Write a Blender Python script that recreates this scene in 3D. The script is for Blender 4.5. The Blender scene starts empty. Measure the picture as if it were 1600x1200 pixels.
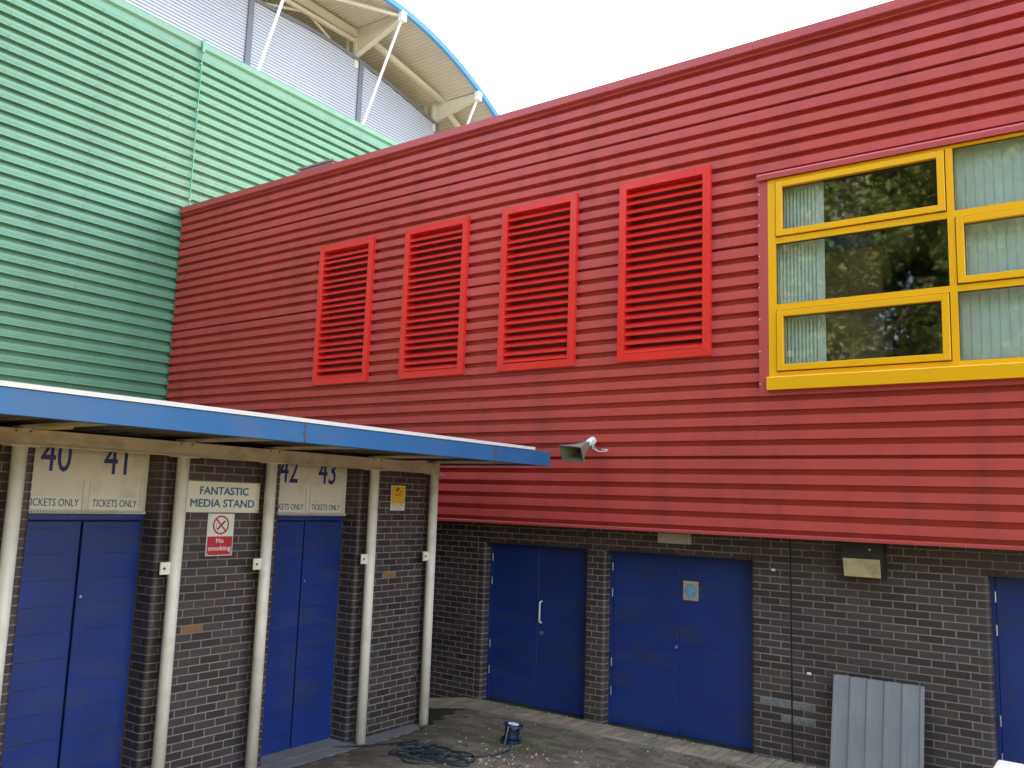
import bpy, math, random
from mathutils import Vector, Matrix
random.seed(7)
R = math.radians
sc = bpy.context.scene
col = sc.collection

# ------------------------------------------------------------------ camera
CAM = Vector((0.0, 0.0, 2.56))
YAW, PITCH, ROLL, FPX = R(-35.8887), R(7.7973), R(1.8844), 1345.09
fw = Vector((math.cos(PITCH)*math.sin(YAW), math.cos(PITCH)*math.cos(YAW), math.sin(PITCH)))
r0 = Vector((math.cos(YAW), -math.sin(YAW), 0.0))
u0 = r0.cross(fw)
cr = math.cos(ROLL)*r0 + math.sin(ROLL)*u0
cu = -math.sin(ROLL)*r0 + math.cos(ROLL)*u0
cd = bpy.data.cameras.new('camera')
cam = bpy.data.objects.new('camera', cd)
col.objects.link(cam)
cam.matrix_world = Matrix(((cr.x, cu.x, -fw.x, CAM.x), (cr.y, cu.y, -fw.y, CAM.y), (cr.z, cu.z, -fw.z, CAM.z), (0, 0, 0, 1)))
cd.sensor_width = 36.0
cd.lens = FPX/1600*36.0
cd.clip_end = 2000
sc.camera = cam

def project(p):
    q = Vector(p)-CAM
    d = q.dot(fw)
    return 800+FPX*q.dot(cr)/d, 600-FPX*q.dot(cu)/d

# ------------------------------------------------------------------ sky, sun, exposure
SUN_EL, SUN_AZ = R(60), R(-9)          # azimuth from +y towards +x
w = bpy.data.worlds.new('World'); sc.world = w; w.use_nodes = True
nt = w.node_tree
bg = nt.nodes['Background']
sky = nt.nodes.new('ShaderNodeTexSky')
sky.sky_type = 'NISHITA'; sky.sun_disc = False
sky.sun_elevation = SUN_EL; sky.sun_rotation = SUN_AZ
sky.air_density = 1.0; sky.dust_density = 2.5; sky.ozone_density = 0.5
nt.links.new(sky.outputs[0], bg.inputs[0])
bg.inputs[1].default_value = 0.15
sl = bpy.data.lights.new('sun', 'SUN'); sl.energy = 4.0; sl.angle = R(0.5); sl.color = (1.0, 0.94, 0.85)
so = bpy.data.objects.new('sun', sl); col.objects.link(so)
tosun = Vector((math.sin(SUN_AZ)*math.cos(SUN_EL), math.cos(SUN_AZ)*math.cos(SUN_EL), math.sin(SUN_EL)))
so.rotation_euler = tosun.to_track_quat('Z', 'Y').to_euler()
so.location = (0, 0, 40)
vs = sc.view_settings
vs.view_transform = 'Standard'; vs.look = 'None'; vs.gamma = 1.0; vs.use_curve_mapping = False
vs.exposure = 3.1
vs.use_white_balance = True; vs.white_balance_temperature = 8200; vs.white_balance_tint = 10

# ------------------------------------------------------------------ materials
MATS = {}
def mat(name, base, rough=0.5, spec=0.5, metal=0.0, var=0.0, vscale=3.0, var2=0.0, v2scale=40.0, bump=0.0, bscale=60.0,
        dirt=None, dirt_amt=0.0, dirt_scale=2.0, dirt_stretch=(1, 1, 1), coat=0.0, island=0.0, emit=None):
    m = bpy.data.materials.new(name); m.use_nodes = True
    n = m.node_tree.nodes; l = m.node_tree.links
    b = n['Principled BSDF']
    b.inputs['Roughness'].default_value = rough
    b.inputs['Specular IOR Level'].default_value = spec
    b.inputs['Metallic'].default_value = metal
    if coat: b.inputs['Coat Weight'].default_value = coat; b.inputs['Coat Roughness'].default_value = 0.15
    b.inputs['Base Color'].default_value = (*base, 1)
    geo = n.new('ShaderNodeNewGeometry')
    cur = None
    def noise(scale, detail=4, stretch=None):
        t = n.new('ShaderNodeTexNoise'); t.inputs['Scale'].default_value = scale; t.inputs['Detail'].default_value = detail
        mp = n.new('ShaderNodeMapping'); l.new(geo.outputs['Position'], mp.inputs[0])
        if stretch: mp.inputs['Scale'].default_value = stretch
        l.new(mp.outputs[0], t.inputs['Vector'])
        return t
    rgb = n.new('ShaderNodeRGB'); rgb.outputs[0].default_value = (*base, 1)
    cur = rgb.outputs[0]
    def mulval(fac_socket, lo, hi):
        nonlocal cur
        mr = n.new('ShaderNodeMapRange'); mr.inputs[1].default_value = 0.25; mr.inputs[2].default_value = 0.75
        mr.inputs[3].default_value = lo; mr.inputs[4].default_value = hi
        l.new(fac_socket, mr.inputs[0])
        mx = n.new('ShaderNodeVectorMath'); mx.operation = 'SCALE'
        l.new(cur, mx.inputs[0]); l.new(mr.outputs[0], mx.inputs['Scale'])
        cur = mx.outputs[0]
    if var: mulval(noise(vscale).outputs[0], 1-var, 1+var)
    if var2: mulval(noise(v2scale, 6).outputs[0], 1-var2, 1+var2)
    if island:
        oi = n.new('ShaderNodeObjectInfo')
        ad = n.new('ShaderNodeMath'); ad.operation = 'ADD'
        l.new(oi.outputs['Random'], ad.inputs[0]); l.new(geo.outputs['Random Per Island'], ad.inputs[1])
        fr = n.new('ShaderNodeMath'); fr.operation = 'FRACT'; l.new(ad.outputs[0], fr.inputs[0])
        mulval(fr.outputs[0], 1-island, 1+island)
        wn = n.new('ShaderNodeTexWhiteNoise'); wn.noise_dimensions = '1D'; l.new(fr.outputs[0], wn.inputs['W'])
        hs = n.new('ShaderNodeMix'); hs.data_type = 'RGBA'; hs.blend_type = 'MULTIPLY'
        hs.inputs[0].default_value = island*0.8
        l.new(cur, hs.inputs[6]); l.new(wn.outputs['Color'], hs.inputs[7])
        sc2 = n.new('ShaderNodeVectorMath'); sc2.operation = 'SCALE'; sc2.inputs['Scale'].default_value = 1+island*0.5
        l.new(hs.outputs[2], sc2.inputs[0]); cur = sc2.outputs[0]
    if dirt:
        t = noise(dirt_scale, 8, dirt_stretch)
        mr = n.new('ShaderNodeMapRange'); mr.inputs[1].default_value = 0.48; mr.inputs[2].default_value = 0.75
        mr.inputs[3].default_value = 0; mr.inputs[4].default_value = dirt_amt
        l.new(t.outputs[0], mr.inputs[0])
        mx = n.new('ShaderNodeMix'); mx.data_type = 'RGBA'
        l.new(mr.outputs[0], mx.inputs[0]); l.new(cur, mx.inputs[6]); mx.inputs[7].default_value = (*dirt, 1)
        cur = mx.outputs[2]
        rr = n.new('ShaderNodeMapRange'); rr.inputs[3].default_value = rough; rr.inputs[4].default_value = min(1, rough+0.3)
        l.new(mr.outputs[0], rr.inputs[0]); l.new(rr.outputs[0], b.inputs['Roughness'])
    l.new(cur, b.inputs['Base Color'])
    if bump:
        t = noise(bscale, 5)
        bp = n.new('ShaderNodeBump'); bp.inputs['Strength'].default_value = bump; bp.inputs['Distance'].default_value = 0.01
        l.new(t.outputs[0], bp.inputs['Height']); l.new(bp.outputs[0], b.inputs['Normal'])
    MATS[name] = m
    return m

mat('red_clad', (0.58, 0.072, 0.066), 0.42, 0.5, var=0.08, vscale=0.7, var2=0.03, v2scale=25, bump=0.10, bscale=3.0, dirt=(0.20, 0.035, 0.035), dirt_amt=0.38, dirt_scale=1.2, dirt_stretch=(2.5, 1, 0.35))
mat('red_trim', (0.54, 0.075, 0.075), 0.4, 0.5, var=0.06, vscale=1.2, bump=0.05, bscale=4)
mat('louvre_red', (0.84, 0.032, 0.028), 0.22, 0.6, var=0.06, vscale=3, coat=0.3, bump=0.04, bscale=6)
mat('unit_grey', (0.13, 0.16, 0.19), 0.5, var=0.06)
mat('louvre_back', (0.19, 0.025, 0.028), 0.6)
mat('green_clad', (0.125, 0.325, 0.215), 0.45, 0.5, var=0.07, vscale=0.6, var2=0.03, v2scale=20, bump=0.10, bscale=3.0, dirt=(0.07, 0.17, 0.115), dirt_amt=0.3, dirt_scale=1.0, dirt_stretch=(1, 2.5, 0.3))
mat('teal_paint', (0.02, 0.30, 0.20), 0.4)
mat('grey_clad', (0.40, 0.42, 0.50), 0.45, 0.5, var=0.04, vscale=0.5)
mat('dark_grey', (0.12, 0.13, 0.16), 0.5, var=0.1, vscale=3)
mat('cream_steel', (0.62, 0.59, 0.51), 0.55, var=0.06, vscale=1.5)
mat('soffit_cream', (0.60, 0.565, 0.49), 0.6, var=0.08, vscale=0.8)
mat('white_paint', (0.78, 0.77, 0.74), 0.4, var=0.03)
mat('roof_blue', (0.06, 0.30, 0.68), 0.4)
mat('fascia_blue', (0.010, 0.125, 0.31), 0.42, var=0.08, vscale=2.5, dirt=(0.10, 0.10, 0.10), dirt_amt=0.35, dirt_scale=2.5, bump=0.05, bscale=8)
mat('rust', (0.14, 0.07, 0.035), 0.85, var=0.3, vscale=40, bump=0.3)
mat('door_blue', (0.007, 0.030, 0.18), 0.42, 0.45, var=0.20, vscale=1.6, var2=0.08, v2scale=30, dirt=(0.035, 0.04, 0.07), dirt_amt=0.6, dirt_scale=1.6, dirt_stretch=(1, 1, 3.5), bump=0.06, bscale=5)
mat('door_dark', (0.012, 0.014, 0.03), 0.6)
mat('brick', (0.054, 0.039, 0.041), 0.45, 0.5, var2=0.22, v2scale=45, island=0.24, bump=0.35, bscale=110)
mat('brick_white', (0.17, 0.165, 0.16), 0.8, var2=0.35, v2scale=30, bump=0.3, bscale=110)
mat('mortar', (0.265, 0.225, 0.185), 0.95, 0.1, var=0.22, vscale=1.1, var2=0.2, v2scale=60, bump=0.5, bscale=160)
mat('air_brick', (0.26, 0.13, 0.05), 0.8, var2=0.25, v2scale=60, bump=0.3)
mat('black_joint', (0.012, 0.012, 0.012), 0.6)
mat('post_cream', (0.84, 0.77, 0.67), 0.42, var=0.05, vscale=2, dirt=(0.40, 0.33, 0.22), dirt_amt=0.35, dirt_scale=5, bump=0.03, bscale=30)
mat('beam_cream', (0.68, 0.58, 0.44), 0.55, var=0.10, vscale=2, dirt=(0.20, 0.14, 0.09), dirt_amt=0.6, dirt_scale=4, dirt_stretch=(1, 1, 2), bump=0.08, bscale=20)
mat('panel_cream', (0.70, 0.64, 0.55), 0.55, var=0.06, vscale=2, dirt=(0.30, 0.25, 0.17), dirt_amt=0.4, dirt_scale=5)
mat('label_white', (0.68, 0.66, 0.60), 0.5, var=0.04)
mat('navy_text', (0.02, 0.035, 0.20), 0.5)
mat('dark_text', (0.03, 0.035, 0.07), 0.5)
mat('teal_text', (0.012, 0.14, 0.29), 0.5)
mat('sign_cream', (0.76, 0.71, 0.59), 0.45, var=0.05, vscale=4)
mat('sign_white', (0.75, 0.74, 0.70), 0.4, var=0.03)
mat('sign_red', (0.55, 0.03, 0.045), 0.4, var=0.05)
mat('sign_yellow', (0.75, 0.42, 0.02), 0.4, var=0.08, vscale=12)
mat('sign_black', (0.015, 0.015, 0.015), 0.4)
mat('sign_grey', (0.35, 0.35, 0.36), 0.5)
mat('faded_orange', (0.55, 0.36, 0.18), 0.6, var=0.3, vscale=30)
mat('faded_blue', (0.13, 0.32, 0.50), 0.6, var=0.2, vscale=25)
mat('window_yellow', (0.95, 0.455, 0.014), 0.32, 0.5, var=0.03, vscale=2, bump=0.02, bscale=12)
mat('gasket', (0.02, 0.02, 0.018), 0.6)
mat('blind', (0.62, 0.68, 0.64), 0.8, var=0.04)
mat('interior', (0.16, 0.15, 0.14), 0.9)
mat('cardboard', (0.30, 0.19, 0.11), 0.8, var=0.1)
mat('box_blue', (0.03, 0.09, 0.30), 0.6)
mat('horn_grey', (0.20, 0.20, 0.155), 0.5, var=0.12, vscale=12)
mat('horn_dark', (0.05, 0.05, 0.04), 0.6)
mat('housing_black', (0.02, 0.018, 0.016), 0.5)
mat('diffuser', (0.52, 0.42, 0.24), 0.35, var=0.12, vscale=9, dirt=(0.12, 0.08, 0.03), dirt_amt=0.6, dirt_scale=8)
mat('pale_panel', (0.42, 0.38, 0.33), 0.6, var=0.08, vscale=8)
mat('steel', (0.60, 0.58, 0.54), 0.35, metal=0.8)
mat('galv', (0.24, 0.245, 0.248), 0.5, 0.4, metal=0.1, var=0.08, vscale=4, dirt=(0.16, 0.17, 0.18), dirt_amt=0.5, dirt_scale=5, dirt_stretch=(2, 1, 0.5), bump=0.05, bscale=10)
mat('paver', (0.135, 0.108, 0.080), 0.85, 0.3, var=0.22, vscale=1.4, var2=0.2, v2scale=50, island=0.2, bump=0.4, bscale=80, dirt=(0.09, 0.085, 0.05), dirt_amt=0.6, dirt_scale=1.8)
mat('paver_tan', (0.25, 0.195, 0.135), 0.85, 0.3, var=0.15, vscale=1.4, var2=0.2, v2scale=50, island=0.16, bump=0.4, bscale=80, dirt=(0.15, 0.12, 0.08), dirt_amt=0.5, dirt_scale=2.2)
mat('joint_sand', (0.038, 0.032, 0.022), 0.95, 0.1, var=0.3, vscale=2, var2=0.3, v2scale=70, bump=0.6, bscale=120, dirt=(0.05, 0.075, 0.02), dirt_amt=0.7, dirt_scale=3)
mat('concrete', (0.22, 0.21, 0.20), 0.85, 0.2, var=0.2, vscale=2.5, var2=0.15, v2scale=50, bump=0.3, bscale=90)
mat('reel_blue', (0.009, 0.020, 0.085), 0.4)
mat('cable', (0.014, 0.030, 0.036), 0.45)
mat('cable_white', (0.75, 0.74, 0.72), 0.4)
mat('litter', (0.46, 0.44, 0.39), 0.8, island=0.25)
mat('weed', (0.07, 0.12, 0.025), 0.7, island=0.3)
mat('bark', (0.09, 0.065, 0.045), 0.9, var=0.3, vscale=6, bump=0.6, bscale=20)
mat('leaf', (0.11, 0.145, 0.045), 0.5, 0.4, island=0.35)
mat('roof_felt', (0.07, 0.07, 0.07), 0.9)
mat('white_plastic', (0.80, 0.77, 0.68), 0.4, var=0.04, vscale=8)
mat('yellow_plastic', (0.75, 0.52, 0.06), 0.4)
mat('canopy_soffit', (0.16, 0.13, 0.10), 0.6, var=0.2, vscale=1.5)

def glass():
    m = bpy.data.materials.new('glass'); m.use_nodes = True
    n = m.node_tree.nodes; l = m.node_tree.links
    n.remove(n['Principled BSDF'])
    tr = n.new('ShaderNodeBsdfTransparent'); tr.inputs[0].default_value = (0.90, 0.94, 0.92, 1)
    gl = n.new('ShaderNodeBsdfGlossy'); gl.inputs['Roughness'].default_value = 0.03
    gl.inputs[0].default_value = (1, 1, 1, 1)
    t = n.new('ShaderNodeTexNoise'); t.inputs['Scale'].default_value = 1.3; t.inputs['Detail'].default_value = 1
    g = n.new('ShaderNodeNewGeometry'); l.new(g.outputs['Position'], t.inputs['Vector'])
    bp = n.new('ShaderNodeBump'); bp.inputs['Strength'].default_value = 0.02; bp.inputs['Distance'].default_value = 0.05
    l.new(t.outputs[0], bp.inputs['Height']); l.new(bp.outputs[0], gl.inputs['Normal'])
    lw = n.new('ShaderNodeLayerWeight'); lw.inputs[0].default_value = 0.5
    pw = n.new('ShaderNodeMath'); pw.operation = 'POWER'; pw.inputs[1].default_value = 5; l.new(lw.outputs['Facing'], pw.inputs[0])
    fr = n.new('ShaderNodeMath'); fr.operation = 'MULTIPLY_ADD'; fr.inputs[1].default_value = 0.92; fr.inputs[2].default_value = 0.08; l.new(pw.outputs[0], fr.inputs[0])
    mx = n.new('ShaderNodeMixShader')
    l.new(fr.outputs[0], mx.inputs[0]); l.new(tr.outputs[0], mx.inputs[1]); l.new(gl.outputs[0], mx.inputs[2])
    l.new(mx.outputs[0], n['Material Output'].inputs[0])
    MATS['glass'] = m
glass()
def leafy():
    m = MATS['leaf']; n = m.node_tree.nodes; l = m.node_tree.links
    b = n['Principled BSDF']; src = b.inputs['Base Color'].links[0].from_socket
    tl = n.new('ShaderNodeBsdfTranslucent'); mx = n.new('ShaderNodeMixShader'); mx.inputs[0].default_value = 0.45
    l.new(src, tl.inputs[0]); l.new(b.outputs[0], mx.inputs[1]); l.new(tl.outputs[0], mx.inputs[2])
    l.new(mx.outputs[0], n['Material Output'].inputs[0])
leafy()

# ------------------------------------------------------------------ mesh helpers
class MB:
    def __init__(s): s.v = []; s.f = []; s.smooth = False
    def add(s, vs_, fs):
        o = len(s.v); s.v += [tuple(p) for p in vs_]; s.f += [tuple(i+o for i in f) for f in fs]; return s
    def box(s, x0, x1, y0, y1, z0, z1):
        return s.add([(x0, y0, z0), (x1, y0, z0), (x1, y1, z0), (x0, y1, z0), (x0, y0, z1), (x1, y0, z1), (x1, y1, z1), (x0, y1, z1)],
                     [(3, 2, 1, 0), (4, 5, 6, 7), (0, 1, 5, 4), (1, 2, 6, 5), (2, 3, 7, 6), (3, 0, 4, 7)])
    def cbox(s, x0, x1, y0, y1, z0, z1, c):
        """box with every edge chamfered by c (a small convex hull)"""
        import bmesh
        bm = bmesh.new()
        for x in (x0, x1):
            for y in (y0, y1):
                for z in (z0, z1):
                    sx = c if x == x0 else -c; sy = c if y == y0 else -c; sz = c if z == z0 else -c
                    bm.verts.new((x, y+sy, z+sz)); bm.verts.new((x+sx, y, z+sz)); bm.verts.new((x+sx, y+sy, z))
        bmesh.ops.convex_hull(bm, input=bm.verts)
        bmesh.ops.dissolve_limit(bm, angle_limit=0.01, verts=bm.verts, edges=bm.edges)
        bm.verts.index_update()
        s.add([v.co[:] for v in bm.verts], [[v.index for v in f.verts] for f in bm.faces]); bm.free(); return s
    def prism(s, poly, axis, a, b):
        """poly: list of 2-tuples in the other two axes (in xyz order), extruded along axis from a to b"""
        def P(p, t): return (t, p[0], p[1]) if axis == 'x' else (p[0], t, p[1]) if axis == 'y' else (p[0], p[1], t)
        n = len(poly)
        return s.add([P(p, a) for p in poly]+[P(p, b) for p in poly],
                     [tuple(range(n))[::-1], tuple(range(n, 2*n))]+[(i, (i+1) % n, n+(i+1) % n, n+i) for i in range(n)])
    def tube(s, pts, r, seg=10, caps=True):
        pts = [Vector(p) for p in pts]; n = len(pts)
        rs = r if isinstance(r, (list, tuple)) else [r]*n
        prev = None; rings = []
        for i, p in enumerate(pts):
            t = (pts[min(i+1, n-1)]-pts[max(i-1, 0)]).normalized()
            if prev is None: a = t.orthogonal().normalized()
            else: a = (prev-t*prev.dot(t)).normalized()
            prev = a; b = t.cross(a)
            rings.append([p+(a*math.cos(2*math.pi*k/seg)+b*math.sin(2*math.pi*k/seg))*rs[i] for k in range(seg)])
        vs_ = [q for rg in rings for q in rg]
        fs = [(i*seg+k, i*seg+(k+1) % seg, (i+1)*seg+(k+1) % seg, (i+1)*seg+k) for i in range(n-1) for k in range(seg)]
        if caps: fs += [tuple(range(seg))[::-1], tuple((n-1)*seg+k for k in range(seg))]
        return s.add(vs_, fs)
    def bar(s, a, b, w_, h_, up=(0, 0, 1)):
        a = Vector(a); b = Vector(b); t = (b-a).normalized(); sd = t.cross(Vector(up)).normalized(); uu = sd.cross(t)
        vs_ = [p+sd*i*w_/2+uu*j*h_/2 for p in (a, b) for i, j in ((-1, -1), (1, -1), (1, 1), (-1, 1))]
        return s.add(vs_, [(3, 2, 1, 0), (4, 5, 6, 7), (0, 1, 5, 4), (1, 2, 6, 5), (2, 3, 7, 6), (3, 0, 4, 7)])
    def mesh(s, name, m):
        me = bpy.data.meshes.new(name); me.from_pydata(s.v, [], s.f)
        import bmesh
        bm = bmesh.new(); bm.from_mesh(me); bmesh.ops.recalc_face_normals(bm, faces=bm.faces); bm.to_mesh(me); bm.free()
        me.materials.append(MATS[m])
        if s.smooth:
            for p in me.polygons: p.use_smooth = True
        return me
    def build(s, name, m, parent=None):
        return link(name, s.mesh(name, m), parent)

def link(name, me, parent=None, loc=None):
    o = bpy.data.objects.new(name, me); col.objects.link(o)
    if parent is not None:
        o.parent = parent
        if parent.parent is None: o.location = -parent.location
        if loc is not None: o.location = o.location+Vector(loc)
    elif loc is not None: o.location = loc
    return o

def thing(name, label, cat, loc=(0, 0, 0), group=None):
    o = bpy.data.objects.new(name, None); col.objects.link(o); o.location = loc; o.empty_display_size = 0.2
    return tag(o, label, cat, group)
def tag(o, label, cat, group=None):
    o['label'] = label; o['category'] = cat
    if group: o['group'] = group
    return o
def struct(o): o['kind'] = 'structure'; return o
def stuff(o): o['kind'] = 'stuff'; return o
def B(*a): return MB().box(*a)

def text_mesh(body, m, mtx, width=None, height=None, name='lettering', parent=None, depth=0.0015, bold=0.0):
    """a line of lettering; mtx places its lower-left corner, scaled to width x height"""
    cv = bpy.data.curves.new(name, 'FONT'); cv.body = body; cv.size = 1; cv.extrude = 0.01; cv.bevel_depth = bold; cv.bevel_resolution = 0
    cv.resolution_u = 3
    t = bpy.data.objects.new(name, cv); col.objects.link(t)
    bpy.context.view_layer.update()
    dg = bpy.context.evaluated_depsgraph_get()
    me = bpy.data.meshes.new_from_object(t.evaluated_get(dg))
    bpy.data.objects.remove(t); bpy.data.curves.remove(cv)
    xs = [v.co.x for v in me.vertices]; ys = [v.co.y for v in me.vertices]
    x0, x1, y0, y1 = min(xs), max(xs), min(ys), max(ys)
    kx = width/(x1-x0) if width else None; ky = height/(y1-y0) if height else None
    kx = kx or ky; ky = ky or kx
    for v in me.vertices: v.co = mtx @ Vector(((v.co.x-x0)*kx, (v.co.y-y0)*ky, v.co.z/0.01*depth))
    me.materials.clear(); me.materials.append(MATS[m]); me.name = name
    return link(name, me, parent)
def on_T(x, y, z): return Matrix(((0, 0, 1, x), (1, 0, 0, y), (0, 1, 0, z), (0, 0, 0, 1)))
def on_R(x, y, z): return Matrix(((1, 0, 0, x), (0, 0, -1, y), (0, 1, 0, z), (0, 0, 0, 1)))
def disc_T(mb, x, yc, zc, r, r_in=0, n=28, th=0.0015):
    """flat ring or disc on the turnstile wall plane"""
    a = [2*math.pi*i/n for i in range(n)]
    if r_in:
        vs_ = [(x, yc+q*math.cos(t), zc+q*math.sin(t)) for q in (r, r_in) for t in a]+[(x+th, yc+q*math.cos(t), zc+q*math.sin(t)) for q in (r, r_in) for t in a]
        f = []
        for i in range(n):
            j = (i+1) % n
            f += [(2*n+i, 2*n+j, 3*n+j, 3*n+i), (i, j, 2*n+j, 2*n+i), (n+i, n+j, 3*n+j, 3*n+i)]
        return mb.add(vs_, f)
    return mb.prism([(yc+r*math.cos(t), zc+r*math.sin(t)) for t in a], 'x', x, x+th)

# ------------------------------------------------------------------ key planes (metres)
YB, YR = 9.45, 9.17            # brick face and cladding crest of the red building
XT, XD = -7.27, -7.52          # turnstile brick face, turnstile door plane
XG = -14.63                    # green wall crest
def zg(x, y=0):
    q = max(0.0, min(1.0, (y-7.9)/1.5))
    t = max(0.0, min(1.0, (-6.1-1.05*q-x)/1.1)); return -0.035-0.125*t*t*(3-2*t)

# ------------------------------------------------------------------ ground
def axis(a, b, lo, hi, st):
    L_ = [a, a*0.5, a*0.2] if a < 0 else []
    k = lo
    out = [v for v in L_ if v < lo-1]
    while k <= hi+1e-6: out.append(k); k += st
    out += [v for v in (b*0.2, b*0.5, b) if v > hi+1]
    return out
gx = axis(-900, 900, -15, 6, 0.15); gy = axis(-900, 900, -3, 10, 0.25)
gm = MB()
gm.add([(x, y, zg(x, y)-0.012) for y in gy for x in gx], [(j*len(gx)+i, j*len(gx)+i+1, (j+1)*len(gx)+i+1, (j+1)*len(gx)+i) for j in range(len(gy)-1) for i in range(len(gx)-1)])
ground = struct(gm.build('ground', 'joint_sand'))
yard = struct(bpy.data.objects.new('paved_yard', None)); col.objects.link(yard)

def chamfer_block(w_, d_, h_, c):
    """paver: top face chamfered; origin at the top centre"""
    x, y = w_/2, d_/2
    return MB().add([(-x+c, -y+c, 0), (x-c, -y+c, 0), (x-c, y-c, 0), (-x+c, y-c, 0),
                     (-x, -y, -c), (x, -y, -c), (x, y, -c), (-x, y, -c), (-x, -y, -h_), (x, -y, -h_), (x, y, -h_), (-x, y, -h_)],
                    [(0, 1, 2, 3)]+[(i, (i+1) % 4, 4+(i+1) % 4, 4+i) for i in range(4)]+[(4+i, 4+(i+1) % 4, 8+(i+1) % 4, 8+i) for i in range(4)])
pav = []                                                    # (x, y, kind)
y = 9.45-0.105
PROT = {'a': chamfer_block(0.190, 0.090, 0.05, 0.005), 'b': chamfer_block(0.091, 0.191, 0.05, 0.005)}
for k in range(2):                                           # tan band of pavers set end-on along the wall
    yy = 9.345-0.2*k
    x = -9.0+0.05
    while x < 2.4: pav.append((x, yy, 'b', 'paver_tan')); x += 0.1
yy = 9.345-0.2*2+0.05; row = 0
x = -9.0
while x < 2.4: pav.append((x, yy, 'a', 'paver_tan')); x += 0.2
while yy > 4.2:
    yy -= 0.1; row += 1
    x = -7.0+(0.1 if row % 2 else 0)
    while x < 2.4: pav.append((x, yy, 'a', 'paver')); x += 0.2
def area(x, y, z):
    px, py = project((x, y, z))
    d = (Vector((x, y, z))-CAM).length
    return px, py, 1/d**3
scored = []
for p in pav:
    px, py, a = area(p[0], p[1], zg(p[0], p[1]))
    vis = 400 < px < 1310 and py < 1206 and not (px < 665 and py < 1130) and p[0] > -7.25
    scored.append((a if vis else 0, p))
scored.sort(key=lambda t: -t[0])
pm = {(k, m): PROT[k].mesh('paver', m) for k in PROT for m in ('paver', 'paver_tan')}
rest = {'paver': MB(), 'paver_tan': MB()}
for i, (a, (x, y, k, m)) in enumerate(scored):
    dz = random.uniform(-0.003, 0.003)
    if i < 300 and a > 0:
        o = link('paver', pm[(k, m)], yard, (x, y, zg(x, y)+dz))
        sx_ = (zg(x+.05, y)-zg(x-.05, y))/.1; sy_ = (zg(x, y+.05)-zg(x, y-.05))/.1
        o.rotation_euler = (math.atan(sy_)+random.uniform(-.008, .008), -math.atan(sx_)+random.uniform(-.008, .008), random.uniform(-.015, .015))
    else:
        rest[m].add([(v[0]+x, v[1]+y, v[2]+zg(v[0]+x, v[1]+y)+dz) for v in PROT[k].v], PROT[k].f)
stuff(rest['paver'].build('paver_field', 'paver', yard)); stuff(rest['paver_tan'].build('paver_border', 'paver_tan', yard))
# concrete apron at the foot of the turnstile wall
cm = MB()
for a, b in ((2.0, 4.0), (4.01, 5.9), (5.91, 7.15), (7.16, 8.45)):
    cm.box(-7.6, -7.04, a, b-0.008, -0.3, zg(-7.2)+0.012)
struct(cm.build('concrete_apron', 'concrete'))

# ------------------------------------------------------------------ profiled cladding
def rib_profile(z0, z1, centres, half, lo_s, hi_s, depth, thin=(), swage=None):
    """list of (depth, z) from z0 up to z1; troughs at the given centres"""
    pts = []
    for c in sorted(centres):
        h = half*0.5 if any(abs(c-t) < 0.05 for t in thin) else half
        pts += [(0, c-h-hi_s), (depth, c-h), (depth, c+h), (0, c+h+lo_s)]
        if swage:
            for s in swage:
                z = c+h+lo_s+s
                pts += [(0, z-0.006), (0.004, z-0.002), (0.004, z+0.002), (0, z+0.006)]
    pts.sort(key=lambda t: t[1])
    def at(z):
        for (d0, a), (d1, b) in zip(pts, pts[1:]):
            if a <= z <= b: return d0+(d1-d0)*((z-a)/(b-a) if b > a else 0)
        return 0.0
    return [(at(z0), z0)]+[p for p in pts if z0 < p[1] < z1]+[(at(z1), z1)]
def sheet_x(mb, x0, x1, prof, y, off=0.0):
    n = len(prof)
    mb.add([(x, y+d+off, z) for x in (x0, x1) for d, z in prof], [(i, i+1, n+i+1, n+i) for i in range(n-1)])
def sheet_y(mb, y0, y1, prof, x, off=0.0):
    n = len(prof)
    mb.add([(x-d-off, y, z) for y in (y0, y1) for d, z in prof], [(i, i+1, n+i+1, n+i) for i in range(n-1)])

red = thing('red_clad_building', 'red ribbed metal upper storey over a dark brick base with blue doors', 'building', (-5, 9.45, 0))
LOUV = [(-10.53, -9.33), (-8.665, -7.465), (-6.865, -5.665), (-5.04, -3.84)]
LZ0, LZ1 = 4.285, 6.555
WX0, WX1, WZ0, WZ1 = -3.17, 0.50, 3.86, 6.235
holes = [(a+0.06, b-0.06, LZ0+0.06, LZ1-0.06) for a, b in LOUV]+[(WX0-0.02, WX1+0.02, WZ0+0.02, WZ1)]
RC = [7.596-0.1595*k for k in range(-1, 34)]
THIN = (7.12, 5.52, 3.13)
def parts_of(x0, x1, z0, z1):
    """rectangles of the wall between x0..x1, z0..z1 left over around the openings"""
    xs = sorted({x0, x1, *[v for h in holes for v in h[:2] if x0 < v < x1]})
    out = []
    for a, b in zip(xs, xs[1:]):
        segs = [(z0, z1)]
        for h in holes:
            if h[0] <= a+1e-6 and h[1] >= b-1e-6:
                segs = [s for (p, q) in segs for s in ((p, min(q, h[2])), (max(p, h[3]), q)) if s[1]-s[0] > 1e-3]
        out += [(a, b, p, q) for p, q in segs]
    return out
RJ = [-14.6, -10.65, -5.25, -3.32, 1.6, 6.0]
for i, (a, b) in enumerate(zip(RJ, RJ[1:])):
    mb = MB()
    for (p, q, z0, z1) in parts_of(a+0.0004, b-0.0004, 2.30, 7.86):
        sheet_x(mb, p, q, rib_profile(z0, z1, RC, 0.027, 0.004, 0.008, 0.072, THIN), YR, 0.002*(i % 2))
    mb.build('cladding_sheet', 'red_clad', red)
core = MB()
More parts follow.
